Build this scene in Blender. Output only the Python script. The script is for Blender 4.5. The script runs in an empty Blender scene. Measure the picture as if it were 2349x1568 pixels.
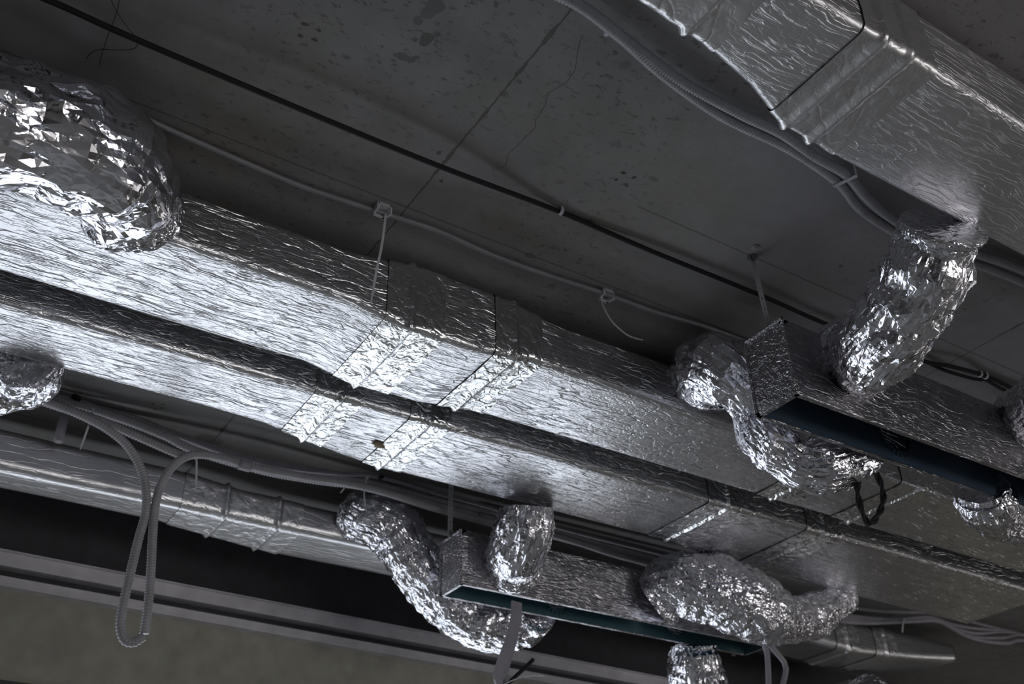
import bpy, math, random
import numpy as np
from mathutils import Vector, Matrix, noise
random.seed(7)
PI=math.pi
Z0=1.6                                   # eye height above the floor
# ---------------------------------------------------------------- camera model
CX,CY=1174.5,784.0
_ax=np.array((5500-CX,2240-CY)); _ay=np.array((-642-CX,2374-CY))
F=math.sqrt(-(_ax@_ay))
_ex=np.array([*_ax,F]); _ey=np.array([*_ay,F]); _ex/=np.linalg.norm(_ex); _ey/=np.linalg.norm(_ey)
R=np.array([_ex,_ey,np.cross(_ex,_ey)])
def ray(u,v): return R@np.array([u-CX,v-CY,F])
def atz(u,v,z): d=ray(u,v); return Vector(d*z/d[2])
def aty(u,v,y): d=ray(u,v); return Vector(d*y/d[1])
def atx(u,v,x): d=ray(u,v); return Vector(d*x/d[0])
# all modelling coordinates are relative to the eye; Z0 is added when an object is linked
C=bpy.context.scene.collection
UP=Vector((0,0,Z0))
# ---------------------------------------------------------------- materials
def nodes(m):
    m.use_nodes=True; nt=m.node_tree; nt.nodes.clear(); return nt
class NT:
    def __init__(s,name):
        s.m=bpy.data.materials.new(name); s.t=nodes(s.m)
        s.out=s.n('ShaderNodeOutputMaterial'); s.b=s.n('ShaderNodeBsdfPrincipled'); s.l(s.b.outputs[0],s.out.inputs[0])
    def n(s,t,**k):
        o=s.t.nodes.new(t)
        for a,v in k.items():
            if a.startswith('i_'):
                key=a[2:]; key=int(key) if key.isdigit() else key.replace('_',' ')
                o.inputs[key].default_value=v
            else: setattr(o,a,v)
        return o
    def l(s,a,b): s.t.links.new(a,b)
    def math(s,op,a,b=None,c=None,clamp=False):
        o=s.n('ShaderNodeMath',operation=op,use_clamp=clamp)
        for i,x in enumerate((a,b,c)):
            if x is None: continue
            if isinstance(x,(int,float)): o.inputs[i].default_value=x
            else: s.l(x,o.inputs[i])
        return o.outputs[0]
    def coord(s,scale=(1,1,1),rot=(0,0,0),loc=(0,0,0),dist=0,dscale=3,src='Object'):
        tc=s.n('ShaderNodeTexCoord'); mp=s.n('ShaderNodeMapping')
        mp.inputs['Scale'].default_value=scale; mp.inputs['Rotation'].default_value=rot; mp.inputs['Location'].default_value=loc
        src_o=tc.outputs[src]
        if dist:
            nz=s.n('ShaderNodeTexNoise',i_Scale=dscale,i_Detail=2.0)
            s.l(src_o,nz.inputs['Vector'])
            sub=s.n('ShaderNodeVectorMath',operation='SUBTRACT'); sub.inputs[1].default_value=(.5,.5,.5); s.l(nz.outputs['Color'],sub.inputs[0])
            sc=s.n('ShaderNodeVectorMath',operation='SCALE'); sc.inputs['Scale'].default_value=dist; s.l(sub.outputs[0],sc.inputs[0])
            ad=s.n('ShaderNodeVectorMath',operation='ADD'); s.l(src_o,ad.inputs[0]); s.l(sc.outputs[0],ad.inputs[1]); src_o=ad.outputs[0]
        s.l(src_o,mp.inputs['Vector']); return mp.outputs[0]
    def noise(s,vec,scale=5,detail=3,rough=.5):
        o=s.n('ShaderNodeTexNoise',i_Scale=scale,i_Detail=detail,i_Roughness=rough); s.l(vec,o.inputs['Vector']); return o.outputs['Fac']
    def ramp(s,fac,stops):
        r=s.n('ShaderNodeValToRGB'); e=r.color_ramp.elements
        while len(e)<len(stops): e.new(.5)
        for q,(p,c) in zip(e,stops):
            q.position=p; q.color=(*c,1) if len(c)==3 else c
        s.l(fac,r.inputs[0]); return r.outputs[0]
    def bump(s,h,strength,dist=.01,nrm=None):
        b=s.n('ShaderNodeBump'); b.inputs['Strength'].default_value=strength; b.inputs['Distance'].default_value=dist
        s.l(h,b.inputs['Height'])
        if nrm is not None: s.l(nrm,b.inputs['Normal'])
        return b.outputs[0]
    def facets(s,vec,scale,k):
        v=s.n('ShaderNodeTexVoronoi',i_Scale=scale); s.l(vec,v.inputs['Vector'])
        return v.outputs['Color'],k
def crease(t,vec,scale,w,detail=1.5):
    """height that is flat with sharp thin valleys along the zero set of a noise"""
    n=t.noise(vec,scale,detail,.5)
    a=t.math('ABSOLUTE',t.math('SUBTRACT',n,.5))
    return t.math('MINIMUM',t.math('DIVIDE',a,w),1.0)
def plain(name,col,rough=.6,metal=0.,bumps=None,spec=.5):
    t=NT(name); b=t.b
    v=t.coord()
    n=t.noise(v,9,4)
    c=t.ramp(n,[(.3,tuple(x*.85 for x in col)),(.7,tuple(min(1,x*1.12) for x in col))])
    t.l(c,b.inputs['Base Color']); b.inputs['Roughness'].default_value=rough; b.inputs['Metallic'].default_value=metal
    b.inputs['Specular IOR Level'].default_value=spec
    if bumps: t.l(t.bump(t.noise(v,bumps[0],3),bumps[1],.004),b.inputs['Normal'])
    return t.m
def foil_skin(name,rough=.3,lines=1.,fine=1.,ang=.10,col=(.80,.80,.83),seed=0.,bs=.9,fq=1.,cd=1.0):
    """rolled foil facing on insulation: long shallow creases that run with the duct"""
    t=NT(name); b=t.b
    v1=t.coord((2.6*fq,30*fq,30*fq),(0,0,ang),(seed,seed,0),dist=.06,dscale=6)
    h1=crease(t,v1,1.0,.03,cd)
    v2=t.coord((8*fq,56*fq,56*fq),(0,0,-ang),(3+seed,1,0),dist=.03,dscale=16)
    h2=crease(t,v2,1.0,.06,1.5)
    v3=t.coord((60,140,140),(0,0,.05),(1,seed,0))
    h3=t.noise(v3,1.0,3,.6)
    v4=t.coord((14,22,22),(0,0,.5),(seed,4,0),dist=.05,dscale=12)
    h4=crease(t,v4,1.0,.03,1.0)
    vv=t.coord((3,3,3)); h5=t.noise(vv,1.6,2)
    H=t.math('ADD',t.math('MULTIPLY',h1,.75*lines),t.math('MULTIPLY',h2,.20*lines))
    H=t.math('ADD',H,t.math('MULTIPLY',h3,.20*fine))
    H=t.math('ADD',H,t.math('MULTIPLY',h4,.12*fine))
    H=t.math('ADD',H,t.math('MULTIPLY',h5,1.5))
    nb=t.bump(H,bs,.0032)
    t.l(nb,b.inputs['Normal'])
    b.inputs['Metallic'].default_value=1.0
    c=t.ramp(h5,[(.3,tuple(x*.93 for x in col)),(.7,col)])
    t.l(c,b.inputs['Base Color'])
    rr=t.math('MULTIPLY_ADD',h3,.14,rough-.05); t.l(rr,b.inputs['Roughness'])
    return t.m
def foil_crumple(name,rough=.12,k=.5,col=(.86,.86,.90),s1=26.,s2=70.,stretch=(1,1,1),bs=.45,cs=(11,28)):
    """loose crumpled foil: facets of random tilt with sharp folds between them"""
    t=NT(name); b=t.b
    v=t.coord(stretch,dist=.05,dscale=9)
    geo=t.n('ShaderNodeNewGeometry')
    acc=None
    for sc,kk in ((s1,k),(s2,k*.55)):
        vo=t.n('ShaderNodeTexVoronoi',i_Scale=sc); t.l(v,vo.inputs['Vector'])
        sub=t.n('ShaderNodeVectorMath',operation='SUBTRACT'); sub.inputs[1].default_value=(.5,.5,.5); t.l(vo.outputs['Color'],sub.inputs[0])
        scn=t.n('ShaderNodeVectorMath',operation='SCALE'); scn.inputs['Scale'].default_value=kk; t.l(sub.outputs[0],scn.inputs[0])
        if acc is None: acc=scn.outputs[0]
        else:
            ad=t.n('ShaderNodeVectorMath',operation='ADD'); t.l(acc,ad.inputs[0]); t.l(scn.outputs[0],ad.inputs[1]); acc=ad.outputs[0]
    h=crease(t,t.coord((1,1,1),dist=.04,dscale=14),cs[0],.05,1.5)
    h2=crease(t,t.coord((1,1,1),dist=.03,dscale=30),cs[1],.07,1.5)
    H=t.math('ADD',t.math('MULTIPLY',h,1.0),t.math('MULTIPLY',h2,.5))
    nb=t.bump(H,bs,.006)
    ad=t.n('ShaderNodeVectorMath',operation='ADD'); t.l(nb,ad.inputs[0]); t.l(acc,ad.inputs[1])
    no=t.n('ShaderNodeVectorMath',operation='NORMALIZE'); t.l(ad.outputs[0],no.inputs[0])
    t.l(no.outputs[0],b.inputs['Normal'])
    b.inputs['Metallic'].default_value=1.0; b.inputs['Roughness'].default_value=rough
    b.inputs['Base Color'].default_value=(*col,1)
    return t.m
def concrete_ceiling():
    t=NT('formed_concrete'); b=t.b
    tc=t.n('ShaderNodeTexCoord'); sx=t.n('ShaderNodeSeparateXYZ'); t.l(tc.outputs['Object'],sx.inputs[0])
    X,Y=sx.outputs[0],sx.outputs[1]
    base=t.coord()
    n1=t.noise(base,.9,5,.6); n2=t.noise(base,7,6,.65)
    mix=t.math('ADD',t.math('MULTIPLY',n1,.6),t.math('MULTIPLY',n2,.4))
    col=t.ramp(mix,[(.34,(.21,.205,.20)),(.5,(.275,.268,.272)),(.66,(.325,.315,.335))])
    # olive water staining
    st=t.noise(t.coord(loc=(5,2,0)),1.7,5,.65)
    stf=t.ramp(st,[(.5,(0,0,0)),(.68,(1,1,1))])
    mc=t.n('ShaderNodeMix',data_type='RGBA',blend_type='MIX'); t.l(t.math('MULTIPLY',stf,.55),mc.inputs[0]); t.l(col,mc.inputs[6]); mc.inputs[7].default_value=(.235,.228,.185,1)
    cur=mc.outputs[2]
    # small dark mottling of the paste, in clusters
    mo=t.noise(t.coord((27,44,1),(0,0,.4),dist=.03,dscale=10),1.0,3,.7)
    mof=t.ramp(mo,[(.57,(0,0,0)),(.66,(1,1,1))])
    cl=t.ramp(t.noise(t.coord(loc=(2.3,1,0)),1.2,2),[(.42,(.15,)*3),(.62,(1,1,1))])
    fac=t.math('MULTIPLY',t.math('MULTIPLY',mof,cl),.5)
    wob=t.math('MULTIPLY',t.math('SUBTRACT',t.noise(base,14,4,.7),.5),.03)
    wobs=t.math('MULTIPLY',t.math('SUBTRACT',t.noise(base,40,3,.7),.5),.012)
    def add(f,a):
        nonlocal fac
        fac=t.math('MAXIMUM',fac,t.math('MULTIPLY',f,a))
    def band(c,at,w,a,wb=wobs,soft=None):
        d=t.math('ABSOLUTE',t.math('ADD',t.math('SUBTRACT',c,at),wb))
        f=t.math('SUBTRACT',1.0,t.math('DIVIDE',d,w),clamp=True)
        return t.math('MULTIPLY',t.math('MINIMUM',t.math('MULTIPLY',f,2.0),1.0),1.0)
    wv=t.math('MULTIPLY',t.noise(base,5,4,.7),.016)
    for x0 in (-1.22,1.115,3.449,5.783):
        d=t.math('ABSOLUTE',t.math('ADD',t.math('SUBTRACT',X,x0),wobs))
        wd=t.math('MAXIMUM',t.math('MULTIPLY',t.math('SUBTRACT',t.noise(base,6,3),.5),.05),.003)
        add(t.math('LESS_THAN',d,wd),.62)
    for y0,xa,xb in ((1.905,1.75,9.),(2.30,-1.,2.6),(4.36,-2,8)):
        f=t.math('LESS_THAN',t.math('ABSOLUTE',t.math('ADD',t.math('SUBTRACT',Y,y0),wobs)),.0035)
        f=t.math('MULTIPLY',f,t.math('GREATER_THAN',X,xa)); f=t.math('MULTIPLY',f,t.math('LESS_THAN',X,xb)); add(f,.45)
    # hairline crack x = curve(y)
    pts=[(1.213,1.489),(1.244,1.542),(1.256,1.581),(1.226,1.657),(1.245,1.695),(1.254,1.76),(1.266,1.784),(1.267,1.868),(1.264,1.925),(1.284,1.969),(1.254,1.999),(1.281,2.029)]
    # exact ceiling positions of a few patches (x,y,rx,ry)
    px=[(1335,80),(1325,118),(1320,160),(1300,188),(1255,215),(1252,240),(1228,275),(1228,292),(1190,330),(1165,355),(1160,382),(1130,388),(1135,405)]
    pts=[tuple(atz(u,v,2.2))[:2] for u,v in px]; pts.sort(key=lambda p:p[1])
    fc=t.n('ShaderNodeFloatCurve'); cv=fc.mapping.curves[0]; ya,yb=pts[0][1],pts[-1][1]; xa=1.15; xr=.25
    fc.mapping.use_clip=False
    P=[((y-ya)/(yb-ya),(x-xa)/xr) for x,y in pts]
    cv.points[0].location=P[0]; cv.points[1].location=P[-1]
    for p in P[1:-1]: cv.points.new(*p)
    for p in cv.points: p.handle_type='VECTOR'
    fc.mapping.update()
    yn=t.math('DIVIDE',t.math('SUBTRACT',Y,ya),yb-ya); t.l(yn,fc.inputs['Value'])
    xc=t.math('MULTIPLY_ADD',fc.outputs[0],xr,xa)
    f=t.math('LESS_THAN',t.math('ABSOLUTE',t.math('ADD',t.math('SUBTRACT',X,xc),t.math('MULTIPLY',wobs,.6))),.0016)
    f=t.math('MULTIPLY',f,t.math('MULTIPLY',t.math('GREATER_THAN',yn,0.0),t.math('LESS_THAN',yn,1.0))); add(f,.6)
    def blob(u,v,r,a,asp=1.):
        q=atz(u,v,2.2)
        dx=t.math('MULTIPLY',t.math('ADD',t.math('SUBTRACT',X,q.x),wob),asp); dy=t.math('ADD',t.math('SUBTRACT',Y,q.y),t.math('MULTIPLY',wob,-1.3))
        d=t.math('SQRT',t.math('ADD',t.math('MULTIPLY',dx,dx),t.math('MULTIPLY',dy,dy)))
        add(t.math('LESS_THAN',d,r),a)
    for u,v,r,a,asp in ((998,14,.024,.42,1),(985,28,.02,.4,1),(962,46,.017,.42,1.2),(978,90,.026,.55,1.5),(952,91,.008,.5,1),(1002,79,.008,.5,1),
                        (925,130,.016,.5,.8),(940,137,.012,.5,1),(952,133,.008,.5,1),(685,83,.006,.8,.8),(698,56,.006,.8,.6),(730,70,.006,.8,1),(716,93,.006,.8,.6),
                        (1413,412,.006,.85,1),(1431,396,.006,.85,.7),(1454,407,.006,.85,1),(1437,424,.008,.7,.7),(1014,415,.008,.7,1),(1008,350,.008,.6,1),
                        (1430,150,.014,.3,1),(1215,586,.012,.5,.5),(1500,410,.011,.35,.6),(2000,620,.01,.5,1),(1930,610,.01,.5,1),
                        (352,925,.008,.6,1),(356,938,.008,.6,1),(374,927,.008,.6,1),(370,936,.008,.6,1),(480,1008,.05,.35,.8)):
        blob(u,v,r,a,asp)
    md=t.n('ShaderNodeMix',data_type='RGBA',blend_type='MIX'); t.l(fac,md.inputs[0]); t.l(cur,md.inputs[6]); md.inputs[7].default_value=(.045,.042,.032,1)
    t.l(md.outputs[2],b.inputs['Base Color']); b.inputs['Roughness'].default_value=.75; b.inputs['Specular IOR Level'].default_value=.3
    hb=t.math('SUBTRACT',t.math('MULTIPLY',t.noise(base,28,6,.7),.5),fac)
    t.l(t.bump(hb,.35,.004),b.inputs['Normal'])
    return t.m
M={}
M['ceiling']=concrete_ceiling()
M['foil']=foil_skin('creased_foil_facing',.26,1.05,1.3,bs=.82)
M['foil_side']=foil_skin('creased_foil_facing_wide',.30,.7,.4,.2,seed=4.,bs=.32)
M['foil_c']=foil_skin('creased_foil_facing_open',.36,.8,1.3,.22,seed=9.,bs=.62,fq=1.5,cd=2.6)
M['tape']=foil_crumple('foil_tape',.2,.10,(.86,.87,.88),20,55,(1,1,1),.35)
M['tape_soft']=foil_crumple('matt_foil_tape',.36,.05,(.80,.80,.82),20,55,(1,1,1),.2)
M['jacket']=foil_crumple('crumpled_foil_jacket',.15,.22,(.82,.82,.88),30,75,cs=(9,26),bs=.3)
M['jacket_fine']=foil_crumple('tight_crumpled_foil',.15,.25,(.82,.82,.88),28,70)
M['jacket_big']=foil_crumple('loose_crumpled_foil',.12,.16,(.84,.84,.90),8,24,cs=(6,17),bs=.3)
M['boxfoil']=foil_skin('plenum_foil',.26,1.4,1.6,.35,(.50,.49,.52),2.,bs=.9)
M['blue']=plain('blue_coated_steel',(.055,.085,.125),.35,.2)
M['teal']=plain('teal_coated_steel',(.06,.125,.15),.35,.2)
M['black']=plain('black_cable_sheath',(.006,.006,.009),.75)
M['conduit']=plain('grey_corrugated_plastic',(.36,.355,.38),.42)
M['pvc']=plain('grey_smooth_plastic',(.25,.245,.27),.4)
M['cable']=plain('light_grey_cable_sheath',(.30,.29,.325),.42)
M['nylon']=plain('white_nylon',(.55,.56,.60),.38)
M['zinc']=plain('zinc_plated_steel',(.30,.31,.33),.35,.9)
M['steel_dark']=plain('dull_steel',(.42,.42,.45),.45,.3)
M['wall']=plain('olive_grey_paint',(.36,.355,.30),.7,0,(30,.15))
M['wall_dark']=plain('dark_upper_wall',(.060,.056,.064),.8,0,(30,.15))  # upper wall band, much darker than the olive wall below
M['track']=plain('grey_painted_profile',(.66,.64,.68),.5)
M['floor']=plain('floor_screed',(.50,.49,.47),.7,0,(20,.2))
M['plaster']=plain('bare_plaster',(.20,.195,.19),.9,0,(30,.2))
M['frame']=plain('dark_window_frame',(.03,.03,.033),.4)
M['wire']=plain('rusty_wire',(.035,.032,.03),.6)
M['wool']=plain('torn_insulation',(.26,.22,.15),.95)
M['rust']=plain('rust_stain',(.22,.06,.02),.9)
t=NT('window_glass'); t.b.inputs['Transmission Weight'].default_value=1.; t.b.inputs['Roughness'].default_value=0.02; t.b.inputs['IOR'].default_value=1.03
M['glass']=t.m
# ---------------------------------------------------------------- linking
def tag(o,label=None,cat=None,group=None,kind=None):
    if label: o['label']=label
    if cat: o['category']=cat
    if group: o['group']=group
    if kind: o['kind']=kind
    return o
def link(name,vs,fs,mat,parent=None,smooth=True,mats=None,mi=None):
    vs=[Vector(v)+UP for v in vs]
    lo=Vector([min(v[i] for v in vs) for i in range(3)]); hi=Vector([max(v[i] for v in vs) for i in range(3)])
    c=(lo+hi)/2
    me=bpy.data.meshes.new(name); me.from_pydata([v-c for v in vs],[],fs); me.update()
    me.materials.append(mat)
    if smooth:
        for p in me.polygons: p.use_smooth=True
    o=bpy.data.objects.new(name,me); o.location=c; C.objects.link(o)
    if parent is not None:
        o.parent=parent; o.matrix_parent_inverse=Matrix.Translation(-parent.location)
    return o
def struct(name,vs,fs,mat,smooth=False):
    o=link(name,vs,fs,mat,None,smooth); o['kind']='structure'; return o
def empty(name,loc,label,cat,group=None):
    o=bpy.data.objects.new(name,None); o.location=Vector(loc)+UP; o.empty_display_size=.05; C.objects.link(o)
    return tag(o,label,cat,group)
def merge(*parts):
    V=[];Fa=[]
    for v,f in parts:
        k=len(V); V+=list(v); Fa+=[tuple(i+k for i in q) for q in f]
    return V,Fa
def box(a,b):
    x0,y0,z0=a; x1,y1,z1=b
    v=[(x0,y0,z0),(x1,y0,z0),(x1,y1,z0),(x0,y1,z0),(x0,y0,z1),(x1,y0,z1),(x1,y1,z1),(x0,y1,z1)]
    f=[(0,3,2,1),(4,5,6,7),(0,1,5,4),(1,2,6,5),(2,3,7,6),(3,0,4,7)]
    return v,f
def obox(c,ax,ay,az,hx,hy,hz):
    c=Vector(c);v=[]
    for sz in(-1,1):
        for sx,sy in((-1,-1),(1,-1),(1,1),(-1,1)): v.append(c+ax*hx*sx+ay*hy*sy+az*hz*sz)
    return v,[(0,3,2,1),(4,5,6,7),(0,1,5,4),(1,2,6,5),(2,3,7,6),(3,0,4,7)]
def catmull(P,n):
    """P: list of equal-length tuples; n samples evenly by arc length of the first three"""
    P=[np.array(p,float) for p in P]; Q=[2*P[0]-P[1]]+P+[2*P[-1]-P[-2]]
    out=[]
    for i in range(1,len(Q)-2):
        a,b,c,d=Q[i-1:i+3]
        for k in range(24):
            t=k/24; out.append(.5*((2*b)+(c-a)*t+(2*a-5*b+4*c-d)*t*t+(3*b-a-3*c+d)*t**3))
    out.append(P[-1]); out=np.array(out)
    L=np.concatenate([[0],np.cumsum(np.linalg.norm(np.diff(out[:,:3],axis=0),axis=1))])
    s=np.linspace(0,L[-1],n)
    return np.stack([np.interp(s,L,out[:,j]) for j in range(out.shape[1])],1),s
def frames(pts):
    T=np.gradient(pts[:,:3],axis=0); T/=np.linalg.norm(T,axis=1)[:,None]
    u=np.cross(T[0],(0,0,1)); 
    if np.linalg.norm(u)<.1: u=np.cross(T[0],(0,1,0))
    u/=np.linalg.norm(u); U=[u]
    for k in range(1,len(T)):
        u=U[-1]-T[k]*(U[-1]@T[k]); u/=np.linalg.norm(u); U.append(u)
    U=np.array(U); return T,U,np.cross(T,U)
def tube(P,r,seg=10,n=None,rfun=None,caps=True,step=.03):
    """P list of 3-vectors; plain round tube"""
    pp=[tuple(p) for p in P]
    L=sum((Vector(pp[i+1])-Vector(pp[i])).length for i in range(len(pp)-1))
    if n is None: n=max(4,int(L/step))
    pts,s=catmull(pp,n); T,U,W=frames(pts)
    V=[];Fa=[]
    for i in range(n):
        rr=r if rfun is None else r*rfun(s[i])
        for k in range(seg):
            a=2*PI*k/seg; V.append(Vector(pts[i]+ (U[i]*math.cos(a)+W[i]*math.sin(a))*rr))
    for i in range(n-1):
        for k in range(seg):
            k2=(k+1)%seg; Fa.append((i*seg+k,i*seg+k2,(i+1)*seg+k2,(i+1)*seg+k))
    if caps:
        Fa.append(tuple(range(seg-1,-1,-1))); Fa.append(tuple((n-1)*seg+k for k in range(seg)))
    return V,Fa
def corr(P,r,pitch=.012,seg=12):
    """corrugated conduit"""
    pp=[tuple(p) for p in P]
    L=sum((Vector(pp[i+1])-Vector(pp[i])).length for i in range(len(pp)-1))
    n=int(L/pitch)*4+1
    pts,s=catmull(pp,n); T,U,W=frames(pts)
    prof=(1.,1.,.86,.86); V=[];Fa=[]
    for i in range(n):
        rr=r*prof[i%4]
        for k in range(seg):
            a=2*PI*k/seg; V.append(Vector(pts[i]+(U[i]*math.cos(a)+W[i]*math.sin(a))*rr))
    for i in range(n-1):
        for k in range(seg):
            k2=(k+1)%seg; Fa.append((i*seg+k,i*seg+k2,(i+1)*seg+k2,(i+1)*seg+k))
    Fa.append(tuple(range(seg-1,-1,-1))); Fa.append(tuple((n-1)*seg+k for k in range(seg)))
    return V,Fa
def flexmesh(P,seed,amp=.012,pleat=.012,pitch=.055,seg=66,step=.021,cap=True,squash=0.,jit=1.):
    """crumpled insulated flexible duct: P = (x,y,z,r)"""
    pp=[tuple(p) for p in P]
    L=sum((Vector(pp[i+1][:3])-Vector(pp[i][:3])).length for i in range(len(pp)-1))
    n=max(12,int(L/step)); pts,s=catmull(pp,n); T,U,W=frames(pts)
    kap=np.linalg.norm(np.gradient(T,axis=0),axis=1)/np.maximum(1e-6,np.gradient(s))
    V=[];Fa=[]; off=Vector((seed*3.1,seed*1.7,seed*.9)); rj=random.Random(int(seed*100)); ds=s[-1]/(n-1)
    for i in range(n):
        r=pts[i,3]
        for k in range(seg):
            ja=(rj.random()-.5)*.75*jit; js=(rj.random()-.5)*.75*jit*ds*(0 if i in(0,n-1) else 1)
            a=2*PI*(k+ja+.5*(i%2))/seg; d=U[i]*math.cos(a)+W[i]*math.sin(a)
            p=pts[i,:3]+d*r+T[i]*js; q=Vector(p)+off
            w=noise.noise_vector(q*5.)*.06
            q2=q+w
            # sharp folds: sums of |noise|, stretched so most folds run around the tube
            c1=abs(noise.noise(q2*9.)); c2=abs(noise.noise(q2*21.+Vector((5,1,2)))); c3=abs(noise.noise(q2*46.))
            ph=s[i]/pitch+.55*math.sin(a+seed)+1.1*noise.noise(q*4.)
            fold=abs((ph%1.)-.5)*2.   # 0 at crest ..1 at valley
            dr=amp*(1.5*c1+.55*c2+.10*c3)-pleat*(fold**1.6)+amp*1.1*noise.noise(q*3.)
            dr+=(rj.random()-.5)*.0042*jit; V.append(Vector(p+d*dr))
    for i in range(n-1):
        for k in range(seg):
            k2=(k+1)%seg; A_,B_,C_,D_=i*seg+k,i*seg+k2,(i+1)*seg+k2,(i+1)*seg+k
            Fa+=([(A_,B_,D_),(B_,C_,D_)] if i%2==0 else [(A_,B_,C_),(A_,C_,D_)])
    if cap:
        Fa.append(tuple(range(seg-1,-1,-1))); Fa.append(tuple((n-1)*seg+k for k in range(seg)))
    return V,Fa
def flex(label,P,seed,mat='jacket',collars=(0,1),group=None,**k):
    root=empty('flexible_duct',P[0][:3],label,'flexible duct',group)
    v,f=flexmesh(P,seed,**k); o=link('foil_jacket',v,f,M[mat],root,False)
    for c in collars:
        a,b=(P[0],P[1]) if c==0 else (P[-1],P[-2])
        va,vb=Vector(a[:3]),Vector(b[:3]); d=(vb-va).normalized(); r=a[3]
        Q=[(*(va+d*x),r*s) for x,s in ((.002,1.17),(.02,1.15),(.045,1.06),(.065,1.0))]
        v,f=flexmesh(Q,seed+9+c,amp=.014,pleat=.004,step=.012,seg=60); link('collar_tape',v,f,M['jacket_fine'],root,False)
    return root
def prof(tab,x):
    return float(np.interp(x,[p[0] for p in tab],[p[1] for p in tab]))
def sweepbox(x0,x1,Y0,Y1,ZB,ZT,r=.022,step=.03,seed=0.,wav=.004,off=0.,ridges=(),caps=True,ny=10,nz=6,puck=0.):
    """rounded rectangular duct skin along x; Y0..ZT are tables or numbers"""
    g=lambda t_,x: prof(t_,x) if isinstance(t_,(list,tuple)) else t_
    n=max(3,int((x1-x0)/step)+1); V=[];Fa=[];m=None
    for i in range(n):
        x=x0+(x1-x0)*i/(n-1)
        rg=sum(h*math.exp(-((x-c)/w)**2) for c,h,w in ridges)
        e=off+rg
        a,b,c,d=g(Y0,x)-e,g(Y1,x)+e,g(ZB,x)-e,g(ZT,x)+e
        ring=[]
        def arc(cy,cz,a0):
            for j in range(1,4):
                t_=a0+j/4*PI/2; ring.append((cy+r*math.cos(t_),cz+r*math.sin(t_)))
        def seg(p,q,k):
            for j in range(k+1): ring.append((p[0]+(q[0]-p[0])*j/k,p[1]+(q[1]-p[1])*j/k))
        seg((a+r,c),(b-r,c),ny); arc(b-r,c+r,-PI/2); seg((b,c+r),(b,d-r),nz); arc(b-r,d-r,0)
        seg((b-r,d),(a+r,d),ny); arc(a+r,d-r,PI/2); seg((a,d-r),(a,c+r),nz); arc(a+r,c+r,PI)
        m=len(ring)
        for y,z in ring:
            q=Vector((x*1.6+seed,y*5,z*5)); w=noise.noise_vector(q)*wav
            if puck: w=w+noise.noise_vector(Vector((x*30+seed,y*30,z*30)))*puck
            V.append(Vector((x,y+w.y,z+w.z)))
    for i in range(n-1):
        for k in range(m):
            k2=(k+1)%m; Fa.append((i*m+k,(i+1)*m+k,(i+1)*m+k2,i*m+k2))
    if caps:
        Fa.append(tuple(range(m))); Fa.append(tuple((n-1)*m+k for k in range(m-1,-1,-1)))
    return V,Fa
# ---------------------------------------------------------------- the room
H=2.2
def wy(x): return 5.1+.044*(x-.463)
struct('ceiling',*box((-5.2,-7.2,H),(14,6.4,H+.25)),M['ceiling'])
# put the origin of the ceiling at the eye axis so that its markings sit at true positions
c=bpy.data.objects['ceiling']; sh=c.location.copy(); 
for v in c.data.vertices: v.co+=Vector((sh.x,sh.y,0))
c.location=(0,0,sh.z)
struct('floor',*box((-5.2,-7.2,-Z0-.2),(14,6.4,-Z0)),M['floor'])
struct('wall_left',*box((-5.2,-7,-Z0),(-5,6.2,H)),M['plaster'])
struct('wall_right',*box((13.8,-7,-Z0),(14,6.2,H)),M['plaster'])
struct('wall_near',*box((-5.2,-7.2,-Z0),(14,-7,H)),M['plaster'])
def wslab(x0,x1,z0,z1,d0,d1):
    v=[]
    for z in(z0,z1): v+=[(x0,wy(x0)+d0,z),(x1,wy(x1)+d0,z),(x1,wy(x1)+d1,z),(x0,wy(x0)+d1,z)]
    return v,[(0,3,2,1),(4,5,6,7),(0,1,5,4),(1,2,6,5),(2,3,7,6),(3,0,4,7)]
WX0,WX1,WZ0,WZ1=-4.2,4.3,-.75,1.24
struct('wall_far',*merge(wslab(-5,13.8,WZ1,1.74,0,.2),wslab(-5,WX0,-Z0,WZ1,0,.2),wslab(WX1,13.8,-Z0,WZ1,0,.2),wslab(WX0,WX1,-Z0,WZ0,0,.2)),M['wall'])
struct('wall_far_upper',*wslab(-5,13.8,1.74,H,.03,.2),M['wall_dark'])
o=link('ceiling_track',*merge(wslab(-5,7.2,1.79,1.855,-.035,.03),wslab(-5,7.2,1.853,1.858,-.06,.03)),M['track'],None,False); o.name='trim_1'; o['kind']='structure'
o=link('trim_2',*merge(wslab(-5,7.2,1.693,1.739,-.045,.0),wslab(-5,7.2,1.689,1.695,-.06,.0)),M['track'],None,False); o['kind']='structure'
# window in the far wall (its head just shows at the bottom left)
win=empty('window_1',((WX0+WX1)/2,wy(0),WZ0),None,None); win['kind']='structure'
fr=[wslab(WX0,WX1,WZ1-.05,WZ1+.05,-.02,-.002),wslab(WX0,WX1,WZ1-.05,WZ1,-.002,.12),wslab(WX0,WX1,WZ0,WZ0+.06,.02,.12)]
for k in range(5):
    xx=WX0+(WX1-WX0)*k/4; fr.append(wslab(xx-.03,xx+.03,WZ0,WZ1,.03,.1))
link('window_frame',*merge(*fr),M['frame'],win,False)
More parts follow.
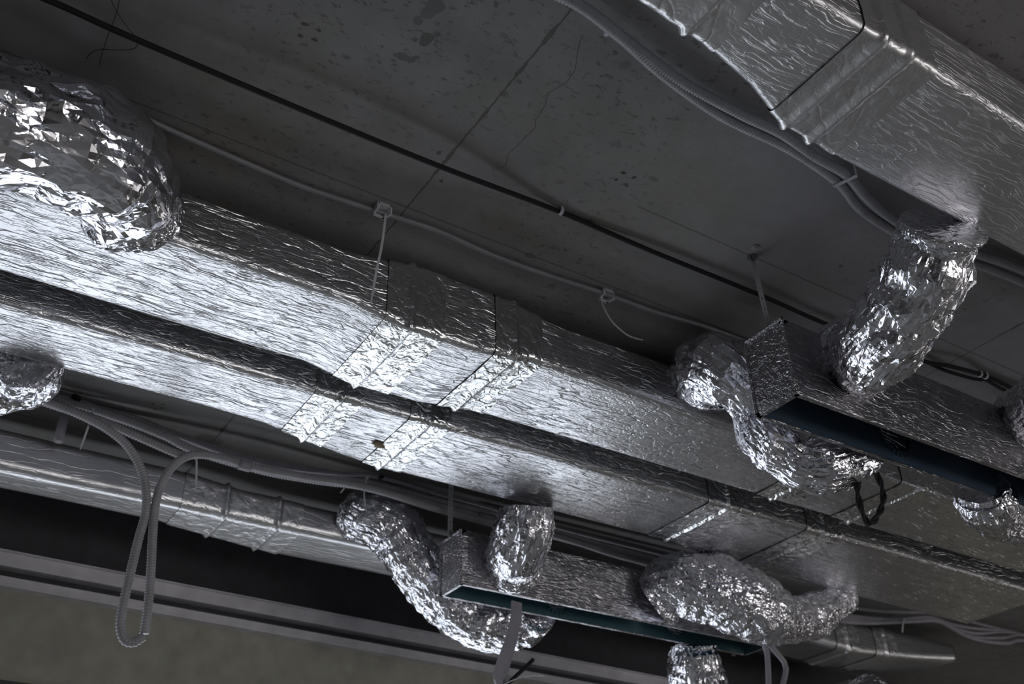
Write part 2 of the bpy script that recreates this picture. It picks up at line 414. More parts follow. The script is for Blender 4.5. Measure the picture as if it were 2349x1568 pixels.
# ---------------------------------------------------------------- ducts
RID=[1.27,1.66,3.27,3.83]
def duct(label,x0,x1,Y0,Y1,ZB,ZT,bands,seed,mat='foil',tape='tape',rad=.022):
    root=empty('insulated_duct',((x0+x1)/2,(prof(Y0,1)+prof(Y1,1))/2,prof(ZB,1)),label,'air duct')
    v,f=sweepbox(x0,x1,Y0,Y1,ZB,ZT,r=rad,seed=seed,step=.025,ny=16,nz=8); link('foil_wrap',v,f,M[mat],root)
    for a,b,rs in bands:
        v,f=sweepbox(a,b,Y0,Y1,ZB,ZT,r=rad,seed=seed,off=.0035,step=.008,ny=40,nz=20,caps=False,ridges=[(r_,.011,.010) for r_ in rs],puck=.0022)
        o=link('tape_band',v,f,M[tape],root)
    return root
ZA=[(-3,1.93),(1.05,1.93),(1.22,1.897),(1.5,1.897),(1.72,1.93),(9,1.93)]
TA=[(-3,2.127),(1.0,2.127),(1.3,2.165),(1.55,2.165),(1.85,2.13),(9,2.13)]
ductA=duct('wide foil duct in the centre, upper of the two bright parallel ducts',-2.5,8.5,[(-3,2.51),(9,2.51)],[(-3,2.94),(9,2.935)],ZA,TA,
     [(1.16,1.38,[1.25]),(1.58,1.78,[1.66]),(3.2,3.42,[3.30]),(3.68,3.9,[3.8])],1.)
XB=atz(2185,1441,1.93).x
ductB=duct('bright foil duct below the centre one, with white taped joints and a torn spot',-2.5,XB,[(-3,3.10),(9,3.09)],[(-3,3.41),(.9,3.42),(1.1,3.43),(1.45,3.52),(1.6,3.545),(3.2,3.55),(3.6,3.63),(9,3.68)],
     [(-3,1.93),(9,1.93)],[(-3,2.13),(9,2.13)],[(1.17,1.36,[1.27]),(1.56,1.74,[1.64]),(3.08,3.36,[3.2]),(3.7,3.94,[3.82])],5.)
ductC=duct('foil duct crossing the top right corner of the ceiling',-2.5,8.5,[(-3,.89),(9,.89)],[(-3,1.08),(.95,1.10),(1.3,1.13),(1.5,1.17),(1.64,1.22),(1.9,1.237),(9,1.25)],
     [(-3,1.93),(9,1.93)],[(-3,2.17),(9,2.17)],[(1.06,1.34,[1.24]),(1.60,1.86,[1.665,1.76])],9.,'foil_c','tape_soft')
ductF=duct('dim foil duct along the back wall, behind the hanging conduit loop',-2.5,6.35,[(-3,4.29),(5,4.29),(6.35,4.25)],[(-3,4.50),(1,4.52),(1.6,4.62),(6.35,4.62)],
     [(-3,1.91),(4.9,1.91),(5.4,1.885),(5.9,1.92),(6.35,1.97)],[(-3,2.10),(1.0,2.09),(1.3,2.06),(5.0,2.09),(6.35,2.09)],[(1.05,1.62,[1.25,1.5]),(5.2,5.4,[5.3]),(5.55,5.75,[5.65])],14.,'foil_side','tape_soft',.038)
# torn spot on duct B
tp=[]; q=atz(868,1020,1.925)
rnd=random.Random(3)
ring=[]
for k in range(18):
    a=2*PI*k/18; rr=.5+rnd.random()*.6; ring.append(Vector((q.x+.030*rr*math.cos(a)-.012*math.sin(a),q.y+.016*rr*math.sin(a)+.014*math.cos(a),1.9215)))
vs=[Vector((q.x,q.y,1.9185))]+ring+[v+Vector((0,0,.006)) for v in ring]
fs=[(0,1+(k+1)%18,1+k) for k in range(18)]+[(1+k,1+(k+1)%18,19+(k+1)%18,19+k) for k in range(18)]
o=link('torn_insulation',vs,fs,M['wool'],ductB); o['label']='brown torn insulation patch'
# ---------------------------------------------------------------- slot plenums
def plenum(label,x0,x1,y0,y1,zb,zt,inner,holes,hangers,group):
    """insulated shell with an open slot at the bottom"""
    root=empty('slot_plenum',((x0+x1)/2,(y0+y1)/2,zb),label,'air plenum',group)
    t_=.014
    parts=[]
    def panel(a,b,seed):   # thin bumpy slab
        (ax,ay,az),(bx,by,bz)=a,b
        return box(a,b)
    # outer skin: near side, far side, top, ends as gridded sheets with thickness
    def sheet(o,u,v,nrm,nu,nv,seed):
        V=[];Fa=[]
        for s_ in (0,1):
            for i in range(nu+1):
                for j in range(nv+1):
                    p=o+u*(i/nu)+v*(j/nv)
                    w=0
                    if s_==0 and 0<i<nu and 0<j<nv: w=noise.noise(p*6+Vector((seed,0,0)))*.006+abs(noise.noise(p*19))*.004
                    V.append(p-nrm*(t_*s_)+nrm*w)
        K=(nu+1)*(nv+1)
        for i in range(nu):
            for j in range(nv):
                a=i*(nv+1)+j; q_=(a,a+nv+1,a+nv+2,a+1)
                Fa.append(q_); Fa.append(tuple(K+x for x in reversed(q_)))
        edge=[i*(nv+1) for i in range(nu+1)]+[nu*(nv+1)+j for j in range(1,nv+1)]+[i*(nv+1)+nv for i in range(nu-1,-1,-1)]+[j for j in range(nv-1,0,-1)]
        for k in range(len(edge)):
            a,b=edge[k],edge[(k+1)%len(edge)]; Fa.append((a,b,b+K,a+K))
        return V,Fa
    L=x1-x0; W=y1-y0; Hh=zt-zb; ex,ey,ez=Vector((1,0,0)),Vector((0,1,0)),Vector((0,0,1))
    nx=int(L/.03)
    v,f=merge(sheet(Vector((x0,y0,zb)),ex*L,ez*Hh,-ey,nx,10,1.),sheet(Vector((x0,y1,zb)),ex*L,ez*Hh,ey,nx,10,2.),
              sheet(Vector((x0,y0,zt)),ex*L,ey*W,ez,nx,6,3.))
    link('foil_insulation',v,f,M['boxfoil'],root,False)
    for xe,s_ in ((x0,-1),(x1,1)):
        v,f=sheet(Vector((xe,y0,zb)),ey*W,ez*Hh,ex*s_,8,12,4.+s_)
        link('end_panel',v,f,M['boxfoil'],root,False)
    # taped edges
    e=[]
    for yy in(y0,y1):
        e.append(tube([(x0-.001,yy,zb+.01),(x0-.001,yy,zt-.004)],.0055,8,n=20,caps=False))
    e.append(tube([(x0-.001,y0,zt),(x0-.001,y1,zt)],.0055,8,n=12,caps=False))
    for yy in(y0,y1): e.append(tube([(x0,yy,zb+.004),(x1,yy,zb+.004)],.0035,6,n=60))
    v,f=merge(*e); v=[p+Vector((0,noise.noise(p*40)*.003,noise.noise(p*35)*.003)) for p in v]
    link('edge_tape',v,f,M['boxfoil'],root,False)
    # coated steel liner, open below
    i_=t_+.001; lx0,lx1,ly0,ly1,lz=x0+i_,x1-i_,y0+i_,y1-i_,zt-i_
    lb=zb+.002; th=.002
    ln=[box((lx0,ly0,lb),(lx1,ly0+th,lz)),box((lx0,ly0+th,lz-th),(lx1,ly1-th,lz)),box((lx0,ly0+th,lb),(lx0+th,ly1-th,lz-th)),box((lx1-th,ly0+th,lb),(lx1,ly1-th,lz-th))]
    # far liner wall pierced by the spigot holes
    hs=sorted(holes); rh=.082; zc=zb+Hh*.44
    xs=[lx0]; 
    far=[]
    cur=lx0
    for hx in hs:
        far.append(box((cur,ly1-th,lb),(hx-rh,ly1,lz)))
        n=20
        V=[];Fa=[]
        for s_ in(0,1):
            yy=ly1-th*(1-s_)
            for k in range(n+1):
                a=PI*k/n; cx_=hx-rh*math.cos(a)
                V+= [Vector((cx_,yy,zc+rh*math.sin(a))),Vector((cx_,yy,lz)),Vector((cx_,yy,zc-rh*math.sin(a))),Vector((cx_,yy,lb))]
        K=4*(n+1)
        for k in range(n):
            a=4*k
            Fa+=[(a,a+4,a+5,a+1),(a+3,a+7,a+6,a+2),(K+a+1,K+a+5,K+a+4,K+a),(K+a+2,K+a+6,K+a+7,K+a+3)]
        far.append((V,Fa)); cur=hx+rh
    far.append(box((cur,ly1-th,lb),(lx1,ly1,lz)))
    v,f=merge(*ln,*far); liner=link('steel_liner',v,f,M[inner],root,False)
    liner['label']='dark blue coated steel inside the slot'
    for hx in hs:   # crimped tabs round each hole
        tb=[]
        for k in range(26):
            a=2*PI*k/26; d=Vector((math.cos(a),0,math.sin(a))); tt=Vector((-math.sin(a),0,math.cos(a)))
            tb.append(obox(Vector((hx,ly1-.005,zc))+d*(rh+.008),d,tt,Vector((0,1,0)),.010,.0065,.0015))
        tb.append(tube([Vector((hx+rh*.99*math.cos(2*PI*k/24),ly1-.004,zc+rh*.99*math.sin(2*PI*k/24))) for k in range(25)],.003,6,n=60))
        v,f=merge(*tb); link('spigot_tabs',v,f,M[inner],liner,False)
    return root
zb=1.615
PD=plenum('narrow foil box hung by a perforated strap, dark blue slot and round hole below',2.27,4.17,1.84,2.015,zb,1.902,'blue',[2.95],None,None)
PE=plenum('narrow foil box at the bottom centre with a teal slot, hung below the ducts',2.205,4.095,3.815,4.003,zb,1.875,'teal',[2.85,3.6],None,None)
# small white print on teal slot of PE
q=aty(1683,1496,4.003-.019)
mk=[]
for dx,dz,w,h in ((-.012,.012,.006,.002),(.0,.012,.004,.002),(.01,.012,.006,.002),(-.008,.0,.002,.02),(.0,-.002,.008,.002),(.008,.0,.002,.018),(-.012,-.014,.004,.002),(.004,-.014,.009,.002)):
    mk.append(box((q.x+dx-w,4.003-.0185,q.z+dz-h),(q.x+dx+w,4.003-.0172,q.z+dz+h)))
v,f=merge(*mk); link('printed_mark',v,f,M['pvc'],PE,False)
# hangers -------------------------------------------------
def strap(label,u0,v0,y,x,z1,w=.013,tilt=0.):
    top=Vector((x,y,H)); bot=Vector((x+tilt,y,z1))
    root=empty('hanger_strap',(x,y,H),label,'hanger')
    d=(bot-top); L=d.length; d.normalize(); side=Vector((1,0,0)); 
    n=Vector((0,1,0)); parts=[]
    k=0; z=.03; V=[];Fa=[]
    # strap with real round holes
    hs=[]; s_=.05; big=True
    while s_<L-.02:
        hs.append((s_,.0042 if big else .0022)); s_+=.021; big=not big
    th=.0012
    def col(s0,s1,a,b): parts.append(obox(top+d*((s0+s1)/2)+side*((a+b)/2),side,n,d,(b-a)/2,th/2,(s1-s0)/2))
    cur=0
    for s0,r_ in hs:
        col(cur,s0-r_,-w,w)
        m=8;V=[];Fa=[]
        for sy in(-1,1):
            for j in range(m+1):
                a=PI*j/m; s2=s0-r_*math.cos(a); e=r_*math.sin(a)
                for xx in(-w,-e,e,w): V.append(top+d*s2+side*xx+n*(th/2*sy))
        K=4*(m+1)
        for j in range(m):
            a=4*j
            for b in((0,1),(2,3)):
                Fa.append((a+b[0],a+b[1],a+4+b[1],a+4+b[0])); Fa.append((K+a+4+b[0],K+a+4+b[1],K+a+b[1],K+a+b[0]))
        parts.append((V,Fa)); cur=s0+r_
    col(cur,L,-w,w)
    v,f=merge(*parts); link('perforated_strip',v,f,M['steel_dark'],root,False)
    # anchor bolt, nut and washer
    v,f=merge(tube([top+Vector((0,0,.001)),top-Vector((0,0,.004))],.017,20,n=4),tube([top+Vector((-.0,-.008,0)),top+Vector((0,-.008,-.022))],.005,12,n=4))
    link('anchor_bolt',v,f,M['zinc'],root,False)
    v,f=tube([top+Vector((0,-.008,-.004)),top+Vector((0,-.008,-.013))],.0105,6,n=3); link('nut',v,f,M['zinc'],root,False)
    v,f=tube([bot+Vector((0,-.006,.018)),bot+Vector((0,.004,.018))],.007,8,n=3); link('screw',v,f,M['zinc'],root,False)
    return root
s0=atz(1725,588,2.2)
strap('perforated steel strap holding the right foil box, with bolt in ceiling',0,0,s0.y,s0.x,1.865,.0125,.022)
s1=aty(1034,1140,3.9)
strap('dark perforated strap at the left end of the lower foil box',0,0,3.9,s1.x,1.865,.013)
# old anchor cap in ceiling near strap
q=atz(1730,566,2.2)
v,f=merge(tube([q+Vector((0,0,.001)),q-Vector((0,0,.006))],.013,24,n=3),tube([q,q-Vector((0,0,.010))],.006,16,n=3)); o=link('ceiling_anchor',v,f,M['steel_dark'],None,False)
tag(o,'round grey anchor cap in the ceiling above the perforated strap','anchor')
# ---------------------------------------------------------------- flexible ducts
def Y(u,v,y,r): return (*aty(u,v,y),r)
A0=2.51
flex('big crumpled foil elbow at the upper left, joined to the centre duct',
     [Y(-420,150,2.28,.165),Y(-180,225,2.28,.17),Y(0,284,2.29,.17),Y(140,325,2.30,.172),Y(235,375,2.34,.165),Y(285,440,2.43,.145),Y(300,487,2.515,.125)],1.,'jacket_big',(1,),amp=.020,pleat=.014,pitch=.13,jit=.5,step=.03,seg=54)
flex('crumpled foil elbow at the left edge below the bright lower duct',
     [Y(60,815,3.43,.11),Y(62,838,3.50,.125),Y(38,862,3.60,.13),Y(-30,885,3.66,.13),Y(-140,870,3.68,.13)],2.,'jacket',(0,),amp=.016,pleat=.022,pitch=.15,jit=.7,step=.026,seg=54)
flex('crumpled foil tube from the top right duct down to the right foil box',
     [Y(2165,515,1.25,.10),Y(2150,560,1.30,.118),Y(2128,625,1.36,.125),Y(2085,700,1.46,.125),Y(2035,765,1.57,.125),Y(1995,805,1.69,.125),Y(1958,825,1.83,.12)],3.,'jacket',(0,1),amp=.015,pleat=.014,pitch=.085)
flex('rounded foil elbow left of the right foil box, on the centre duct side',
     [Y(1594,874,2.515,.095),Y(1618,855,2.37,.13),Y(1658,852,2.24,.138),Y(1703,892,2.22,.105),Y(1718,948,2.27,.06),Y(1762,1000,2.25,.105),Y(1830,1062,2.21,.085),Y(1890,1062,2.16,.105),Y(1960,1040,2.12,.095),Y(1985,1030,2.05,.08)],4.,'jacket',(0,),amp=.012,pleat=.010,pitch=.10)
flex('foil tube hanging behind the right end of the right foil box',
     [Y(2250,1122,2.05,.08),Y(2262,1150,2.08,.10),Y(2300,1175,2.15,.105),Y(2380,1180,2.2,.11),Y(2480,1130,2.3,.11),Y(2520,1080,2.5,.11)],5.,'jacket',(0,),amp=.012,pleat=.010,pitch=.09)
flex('crumpled foil collar tube cut by the right edge, on the right foil box',
     [Y(2352,965,1.83,.11),Y(2385,940,1.72,.115),Y(2450,880,1.55,.115),Y(2520,790,1.27,.115)],6.,'jacket_fine',(0,),amp=.012,pleat=.010,pitch=.07)
flex('long sagging foil tube at bottom centre, from back duct to lower foil box',
     [Y(818,1178,4.28,.10),Y(845,1190,4.21,.125),Y(900,1215,4.18,.135),Y(948,1290,4.20,.135),Y(1000,1352,4.24,.135),Y(1062,1404,4.26,.135),Y(1140,1430,4.24,.135),Y(1205,1420,4.16,.125),Y(1236,1404,4.05,.095)],7.,'jacket',(0,),amp=.014,pleat=.012,pitch=.075)
flex('short crumpled foil tube between bright lower duct and lower foil box',
     [Y(1208,1165,3.56,.115),Y(1206,1195,3.58,.132),Y(1197,1232,3.63,.135),Y(1182,1268,3.71,.132),Y(1172,1292,3.812,.12)],8.,'jacket',(1,),amp=.014,pleat=.008,pitch=.09)
flex('plump foil elbow looping over the right half of the lower foil box',
     [Y(1505,1372,3.81,.12),Y(1545,1345,3.72,.145),Y(1620,1345,3.62,.16),Y(1700,1375,3.56,.165),Y(1762,1405,3.56,.155),Y(1815,1418,3.60,.115),Y(1868,1408,3.64,.10),Y(1915,1385,3.66,.085),Y(1942,1372,3.67,.07)],9.,'jacket_fine',(0,),amp=.016,pleat=.005,pitch=.075)
flex('foil tube hanging out of the bottom edge under the lower foil box',
     [Y(1590,1480,4.045,.10),Y(1592,1508,4.06,.135),Y(1600,1560,4.12,.145),Y(1640,1640,4.15,.15),Y(1760,1700,4.1,.15),Y(1900,1690,4.15,.15),Y(2000,1600,4.26,.14)],10.,'jacket',(0,),amp=.013,pleat=.012,pitch=.08)
# ---------------------------------------------------------------- conduits, cables
def zpath(L,z): return [atz(u,v,z) for u,v in L]
def ypath(L,y):
    return [Vector((p.x,p.y,min(p.z,2.172))) for p in (aty(u,v,y) for u,v in L)]
def thing(name,geo,mat,label,cat,group=None,smooth=True):
    o=link(name,*geo,M[mat],None,smooth); return tag(o,label,cat,group)
# twin conduits running beside duct C
pa=[(1180,-70),(1330,12),(1440,95),(1560,185),(1700,262),(1790,305),(1870,360),(1940,400),(1990,455),(2045,500),(2130,550),(2230,578),(2349,620),(2480,690)]
pb=[(1155,-55),(1310,2),(1420,82),(1530,178),(1660,268),(1780,325),(1850,365),(1925,420),(1970,475),(2030,518),(2130,575),(2230,602),(2349,648),(2480,715)]
thing('corrugated_conduit',corr(zpath(pa,2.165),.0165,.0105),'conduit','right-hand tube of the twin grey corrugated conduits beside the top duct','conduit')
thing('corrugated_conduit',corr(zpath(pb,2.165),.0165,.0105),'conduit','left-hand tube of the twin grey corrugated conduits beside the top duct','conduit')
# white clip lugs at twin conduit
q=atz(1935,400,2.175); d=(atz(1960,430,2.175)-atz(1915,375,2.175)).normalized(); sd=Vector((-d.y,d.x,0))
thing('conduit_clip',merge(obox(q+Vector((0,0,-.028)),d,sd,Vector((0,0,1)),.006,.038,.0015),obox(q+sd*.038,d,sd,Vector((0,0,1)),.006,.0015,.027),obox(q-sd*.038,d,sd,Vector((0,0,1)),.006,.0015,.027)),'nylon','thin pale clip across the twin conduits near the crumpled tube','clip',smooth=False)
# rough plaster smears at twin conduit
for i,(u,v,lab) in enumerate(((1398,70,'upper white plaster blob by the twin conduits at the top edge'),(1440,98,'lower white plaster blob by the twin conduits at the top edge'))):
    q=atz(u,v,2.2); V=[];Fa=[]; n=22
    V.append(q+Vector((0,0,-.012)))
    for k in range(n):
        a=2*PI*k/n; r=.016*(1+.8*noise.noise(Vector((math.cos(a)*1.5,math.sin(a)*1.5,i*7.))))*(1.5 if abs(math.sin(a))<.5 else 1)
        V.append(q+Vector((r*math.cos(a),r*math.sin(a),0)))
    Fa=[(0,1+(k+1)%n,1+k) for k in range(n)]
    thing('plaster_blob',(V,Fa+[tuple(range(1,n+1))]),'nylon',lab,'plaster')
# black cable
bc=[(-120,-88),(110,0),(300,85),(700,255),(1000,378),(1280,484),(1500,578),(1740,675),(1900,745),(2100,822),(2180,840),(2260,862),(2349,905),(2450,960)]
pts=zpath(bc,2.165); 
hgt=[.035,.035,.05,.065,.055,.012,.02,.022,.02,.03,.03,.012,.02,.02]
pts=[atz(u,v,2.2-h) for (u,v),h in zip(bc,hgt)]
thing('black_cable',tube(pts,.0085,10),'black','long black cable running diagonally across the whole ceiling','cable')
bc2=[(2030,812),(2110,825),(2170,850),(2240,870),(2255,868),(2300,893),(2349,918),(2440,968)]
thing('black_cable',tube([atz(u,v,2.184) for u,v in bc2],.0075,10),'black','second black cable sagging under the first at the right edge','cable')
def cclip(u,v,z,dirp,lab,w=.012,r=.011):
    q=atz(u,v,z); d=Vector(dirp).normalized(); sd=Vector((-d.y,d.x,0)); V=[]; Fa=[]
    pts=[q+sd*(r*math.cos(a))+Vector((0,0,-r*math.sin(a))) for a in [PI*k/12 for k in range(13)]]
    pts=[q+sd*r+Vector((0,0,H-z))]+pts+[q-sd*r+Vector((0,0,H-z))]
    for p in pts:
        V+= [p-d*w/2,p+d*w/2]
    k0=len(V)
    for p in pts:
        o_=(p-q).normalized()*.002; V+=[p+o_-d*w/2,p+o_+d*w/2]
    for k in range(len(pts)-1):
        a=2*k; Fa+=[(a,a+1,a+3,a+2),(k0+a+2,k0+a+3,k0+a+1,k0+a),(a,a+2,k0+a+2,k0+a),(a+1,k0+a+1,k0+a+3,a+3)]
    return thing('cable_clip',(V,Fa),'nylon',lab,'clip')
cclip(1286,484,2.188,(1,0,0),'small white clip holding the black cable in mid ceiling')
cclip(2247,858,2.188,(1,0,0),'white clip on the double black cables at the right edge, left one')
cclip(2260,862,2.186,(1,0,0),'white clip on the double black cables at the right edge, right one')
# thin white conduit
wc=[(330,268),(375,291),(560,372),(700,430),(870,486),(1000,528),(1130,585),(1260,632),(1390,674),(1500,714),(1620,750),(1740,795)]
thing('thin_conduit',tube([atz(u,v,2.185) for u,v in wc],.0088,12),'pvc','thin grey smooth conduit along the ceiling above the centre duct','conduit')
def hook(u,v,lab):
    q=atz(u,v,2.2); 
    A=[]
    A.append(obox(q+Vector((0,0,-.004)),Vector((1,0,0)),Vector((0,1,0)),Vector((0,0,1)),.020,.016,.004))
    A.append(obox(q+Vector((-.02,0,-.015)),Vector((1,0,0)),Vector((0,1,0)),Vector((0,0,1)),.004,.016,.013))
    A.append(obox(q+Vector((.02,.008,-.017)),Vector((.9,.4,0)).normalized(),Vector((-.4,.9,0)).normalized(),Vector((0,0,1)),.004,.02,.016))
    A.append(obox(q+Vector((0,.018,-.03)),Vector((1,0,0)),Vector((0,1,0)),Vector((0,0,1)),.020,.004,.003))
    v,f=merge(*A); return thing('tie_mount',(v,f),'nylon',lab,'cable mount',None,False)
hook(877,472,'left white cable tie mount on the thin ceiling conduit'); hook(1390,668,'right white cable tie mount on the thin ceiling conduit')
def ribbon(P,w,th,wd=Vector((1,0,0)),n=30):
    pts,s=catmull([tuple(p) for p in P],n); T,_,_=frames(pts); V=[];Fa=[]
    for i in range(n):
        t_=Vector(T[i]); a=(wd-t_*wd.dot(t_)).normalized(); b=t_.cross(a); ww=w*(1 if i<n-3 else .6)
        p=Vector(pts[i]); V+=[p-a*ww-b*th,p+a*ww-b*th,p+a*ww+b*th,p-a*ww+b*th]
    for i in range(n-1):
        for k in range(4):
            k2=(k+1)%4; Fa.append((4*i+k,4*i+k2,4*i+4+k2,4*i+4+k))
    return V,Fa+[(3,2,1,0),(4*n-4,4*n-3,4*n-2,4*n-1)]
def tie(P,lab,w=.004,head=True):
    root=empty('cable_tie',P[0],lab,'cable tie')
    v,f=ribbon(P,w,.0010); link('tie_strip',v,f,M['nylon'],root,False)
    if head: v,f=obox(Vector(P[0]),Vector((1,0,0)),Vector((0,1,0)),Vector((0,0,1)),.0055,.006,.006); link('tie_head',v,f,M['nylon'],root,False)
    return root
tie(ypath([(885,488),(876,560),(862,630),(851,694)],2.345),'long white cable tie tail hanging straight in front of the centre duct')
tie(ypath([(1378,680),(1385,705),(1405,738),(1440,768),(1475,780)],2.345),'white cable tie tail curling right from the right ceiling mount',.003)
tie(ypath([(213,940),(205,970),(195,1000),(184,1030)],4.02),'white cable tie hanging from the conduits at the far left')
tie(ypath([(451,1050),(451,1075),(450,1117)],4.02),'white cable tie hanging where the conduit loop meets the bundle')
tie(ypath([(796,1108),(789,1120),(781,1130)],4.02),'short slanted cable tie beside the sagging foil tube',.003)
tie(ypath([(842,1095),(836,1115),(836,1145),(839,1170)],4.0),'thin cable tie hanging over the top of the sagging foil tube',.0028)
# bundle below the ceiling in the back
yb=4.08
def bund(L,y): return ypath(L,y)
B=[
 (corr(ypath([(20,845),(130,893),(210,915),(300,957),(380,990),(470,1022),(600,1060),(760,1088),(850,1108),(1000,1146),(1130,1176),(1300,1226),(1500,1280),(1700,1330)],4.10),.0215,.0135,10),'conduit','uppermost grey corrugated conduit of the lower left bundle','conduit','corrugated_conduit'),
 (tube(ypath([(30,870),(130,905),(190,920),(260,948),(330,972),(420,1004),(520,1040),(640,1070),(780,1086),(860,1092),(1000,1130),(1130,1165),(1300,1215),(1500,1266),(1750,1330)],4.06),.010,10),'cable','smooth pale cable lying along the lower left conduit bundle','cable','grey_cable'),
 (corr(ypath([(10,868),(120,915),(200,935),(300,968),(380,1000),(450,1034),(600,1078),(720,1100),(850,1118),(1000,1158),(1130,1190),(1300,1236),(1500,1290),(1700,1345)],4.04),.020,.0135,10),'conduit','middle corrugated conduit of the lower left bundle, under the pale cable','conduit','corrugated_conduit'),
 (corr(ypath([(0,885),(110,925),(220,960),(320,1003),(400,1038),(425,1045)],4.02),.018,.0135,10),'conduit','lower short corrugated conduit left of the hanging loop','conduit','corrugated_conduit'),
]
for g,mt,lab,cat,nm in B: thing(nm,g,mt,lab,cat)
y_l=3.98
thing('corrugated_conduit',corr(ypath([(0,876),(95,917),(170,945),(240,980),(290,1020),(320,1068),(334,1120),(334,1175),(318,1235),(300,1310),(284,1380),(276,1430),(284,1465),(305,1473),(328,1460)],y_l),.0185,.0120,12),'conduit','drooping corrugated conduit forming the left side of the hanging loop','conduit')
thing('corrugated_conduit',corr(ypath([(331,1452),(340,1385),(346,1310),(350,1230),(356,1160),(370,1110),(395,1070),(425,1048),(460,1042),(520,1052),(570,1068),(680,1090),(780,1105),(880,1128),(1000,1166),(1130,1200),(1250,1235)],y_l),.0185,.0120,12),'conduit','corrugated conduit forming the right side of the hanging loop and joining the bundle','conduit')
thing('conduit_coupler',tube(ypath([(548,1064),(574,1071)],3.98),.0235,14,n=4),'cable','pale smooth sleeve on the bundle conduit right of the loop','conduit sleeve')
# black tape mark rings
thing('tape_ring',tube(ypath([(178,905),(172,915)],4.03),.020,12,n=3),'black','black tape ring round the conduits at far left','tape')
thing('tape_ring',tube(ypath([(872,1091),(876,1098)],4.05),.014,12,n=3),'black','black tape ring on the bundle above the sagging foil tube','tape')
# smooth cables further right in the bundle
for (L,y,r,lab) in (
  ([(1100,1180),(1290,1232),(1400,1268),(1480,1290),(1600,1330)],4.02,.018,'lowest dark conduit seen between short foil tube and plump elbow'),
  ([(1100,1150),(1290,1200),(1400,1232),(1500,1262),(1700,1318)],4.14,.012,'thin cable right under the bright duct edge, right of the short foil tube')):
    thing('grey_cable',tube(ypath(L,y),r,10),'pvc',lab,'cable')
# right-hand bundle draping past the end of duct B
yr=4.05
RB=[([(1860,1378),(1980,1395),(2060,1402),(2150,1392),(2260,1372),(2349,1345),(2440,1310)],.013,'top cable of the right bundle, rising behind the end of the duct'),
    ([(1860,1400),(1970,1414),(2060,1420),(2130,1415),(2185,1432),(2240,1441),(2300,1432),(2349,1412),(2460,1370)],.013,'second cable from the top in the drooping right bundle'),
    ([(1860,1406),(1970,1420),(2070,1424),(2140,1420),(2190,1440),(2240,1452),(2300,1448),(2349,1432),(2460,1400)],.012,'middle cable of the drooping right bundle'),
    ([(1860,1410),(1970,1424),(2080,1420),(2150,1424),(2195,1446),(2240,1461),(2300,1462),(2349,1450),(2460,1425)],.012,'fourth cable of the drooping right bundle'),
    ([(1860,1412),(1970,1427),(2090,1424),(2160,1424),(2210,1455),(2260,1470),(2310,1474),(2349,1468),(2460,1440)],.014,'lowest cable of the drooping right bundle')]
for L,r,lab in RB: thing('grey_cable',tube(ypath(L,yr),r,10),'cable',lab,'cable','cables of the right bundle')
tie(ypath([(2074,1420),(2071,1435),(2070,1450)],4.02),'pale tie hanging from the right cable bundle',.006)
# pipe stub
q=aty(150,945,4.2)
thing('pipe_stub',tube([Vector((q.x,4.2,2.203)),Vector((q.x,4.2,2.04))],.02,20,n=4),'cable','short pale pipe stub dropping from the ceiling at far left','pipe')
# twisted black cable loop
def twist(L,y,lab):
    base=ypath(L,y); pts,s=catmull([tuple(p) for p in base],60); T,U,W=frames(pts); A=[]
    for ph in(0,PI):
        A.append(tube([Vector(pts[i]+(U[i]*math.cos(s[i]*42+ph)+W[i]*math.sin(s[i]*42+ph))*.0058) for i in range(60)],.0068,8,n=120))
    return thing('cable_loop',merge(*A),'black',lab,'cable')
twist([(1973,1085),(1967,1115),(1972,1155),(1985,1190),(1997,1200),(2012,1185),(2025,1155),(2024,1120),(2010,1085)],2.12,'twisted black cable loop hanging below the right foil box')
# hanging flat grey cable & ends at the bottom
P=ypath([(1185,1380),(1183,1420),(1172,1470),(1158,1520),(1150,1555),(1160,1575)],3.75)
thing('flat_cable',ribbon([*P],.026,.005,Vector((1,0,0))),'cable','flat grey cable bundle hanging in front of the sagging foil tube','cable',None,False)
P=ypath([(1182,1400),(1174,1450),(1155,1500),(1140,1545),(1146,1568),(1165,1580)],3.72)
thing('flat_cable',ribbon([*P],.016,.005,Vector((1,0,0))),'cable','narrow grey cable strip beside the flat bundle at the bottom','cable',None,False)
thing('black_cable',tube(ypath([(1223,1512),(1200,1535),(1175,1558),(1140,1600)],3.72),.0085,10),'black','cut end of a black cable at the bottom edge','cable')
tie(ypath([(1247,1549),(1215,1549),(1185,1556),(1150,1572)],3.7),'thin pale tie tail pointing right at the bottom edge',.0025,False)
thing('grey_cable',tube(ypath([(1745,1465),(1758,1490),(1762,1530),(1764,1600)],3.62),.014,10),'cable','left of two grey cables hanging below the plump elbow','cable')
thing('grey_cable',tube(ypath([(1758,1468),(1780,1495),(1800,1520),(1802,1545),(1786,1600)],3.62),.014,10),'cable','right of two grey cables hanging below the plump elbow','cable')
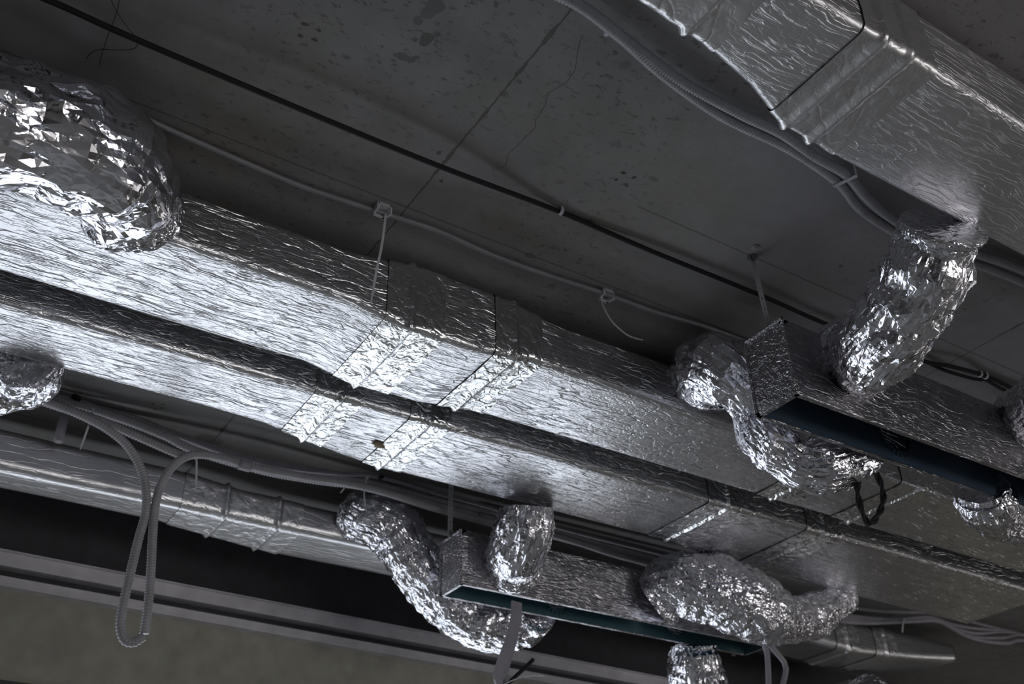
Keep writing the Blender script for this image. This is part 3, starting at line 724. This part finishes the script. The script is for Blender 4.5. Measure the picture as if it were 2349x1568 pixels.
# thin wires top left
thing('tie_wire',tube([atz(u,v,2.18) for u,v in ((250,-30),(257,5),(270,30),(290,60),(308,82),(316,100),(305,112),(270,115),(235,113),(210,120),(198,135))],.0012,6,n=60),'wire','thin curled wire hanging over the black cable at top left','wire')
thing('tie_wire',tube([atz(u,v,2.185) for u,v in ((276,-30),(272,10),(262,45),(248,80),(240,105),(232,130),(228,150))],.0010,6,n=40),'wire','thin nearly straight wire beside the curled one at top left','wire')
# far right: bare patched wall pier
q=aty(2300,1545,4.75)
pier=link('wall_pier',*box((5.75,4.70,-Z0),(6.9,5.36,1.87)),M['plaster'],None,False); pier.name='trim_3'; pier['kind']='structure'
# ---------------------------------------------------------------- light
def area(name,loc,rot,sx,sy,power,col):
    l=bpy.data.lights.new(name,'AREA'); l.shape='RECTANGLE'; l.size=sx; l.size_y=sy; l.energy=power; l.color=col
    o=bpy.data.objects.new(name,l); o.location=Vector(loc)+UP; o.rotation_euler=rot; C.objects.link(o); return o
xm=(WX0+WX1)/2
area('window_daylight',(xm,wy(xm)+.16,(WZ0+WZ1)/2),(PI/2,0,PI+.044+PI) if False else (-PI/2,0,.044),WX1-WX0,WZ1-WZ0,50,(.93,.97,1.0))
area('rear_fill',(6.5,-6.9,-.4),(PI/2,0,0),11,2,185,(1.0,.97,.95))  # added fill lamp behind the eye, no window in the near wall
area('side_fill',(13.7,.5,-.8),(PI/2,0,PI/2),6,1.6,27,(1,.97,.92))  # added low fill lamp for the right end of floor and far wall
w=bpy.data.worlds.new('overcast'); bpy.context.scene.world=w; w.use_nodes=True
w.node_tree.nodes['Background'].inputs[0].default_value=(.75,.85,1,1); w.node_tree.nodes['Background'].inputs[1].default_value=.8
# ---------------------------------------------------------------- camera
cam=bpy.data.cameras.new('camera'); co=bpy.data.objects.new('camera',cam); C.objects.link(co)
cam.sensor_fit='HORIZONTAL'; cam.sensor_width=36; cam.lens=F/2349*36; cam.clip_start=.02
right,down,fwd=R[:,0],R[:,1],R[:,2]
m=Matrix.Identity(4)
for i in range(3): m[i][0]=right[i]; m[i][1]=-down[i]; m[i][2]=-fwd[i]
m.translation=UP; co.matrix_world=m
cam.dof.use_dof=True; cam.dof.focus_distance=3.05; cam.dof.aperture_fstop=4.0
sc=bpy.context.scene; sc.camera=co
sc.view_settings.view_transform='Standard'; sc.view_settings.look='None'; sc.view_settings.gamma=1; sc.view_settings.use_curve_mapping=False
sc.view_settings.exposure=0
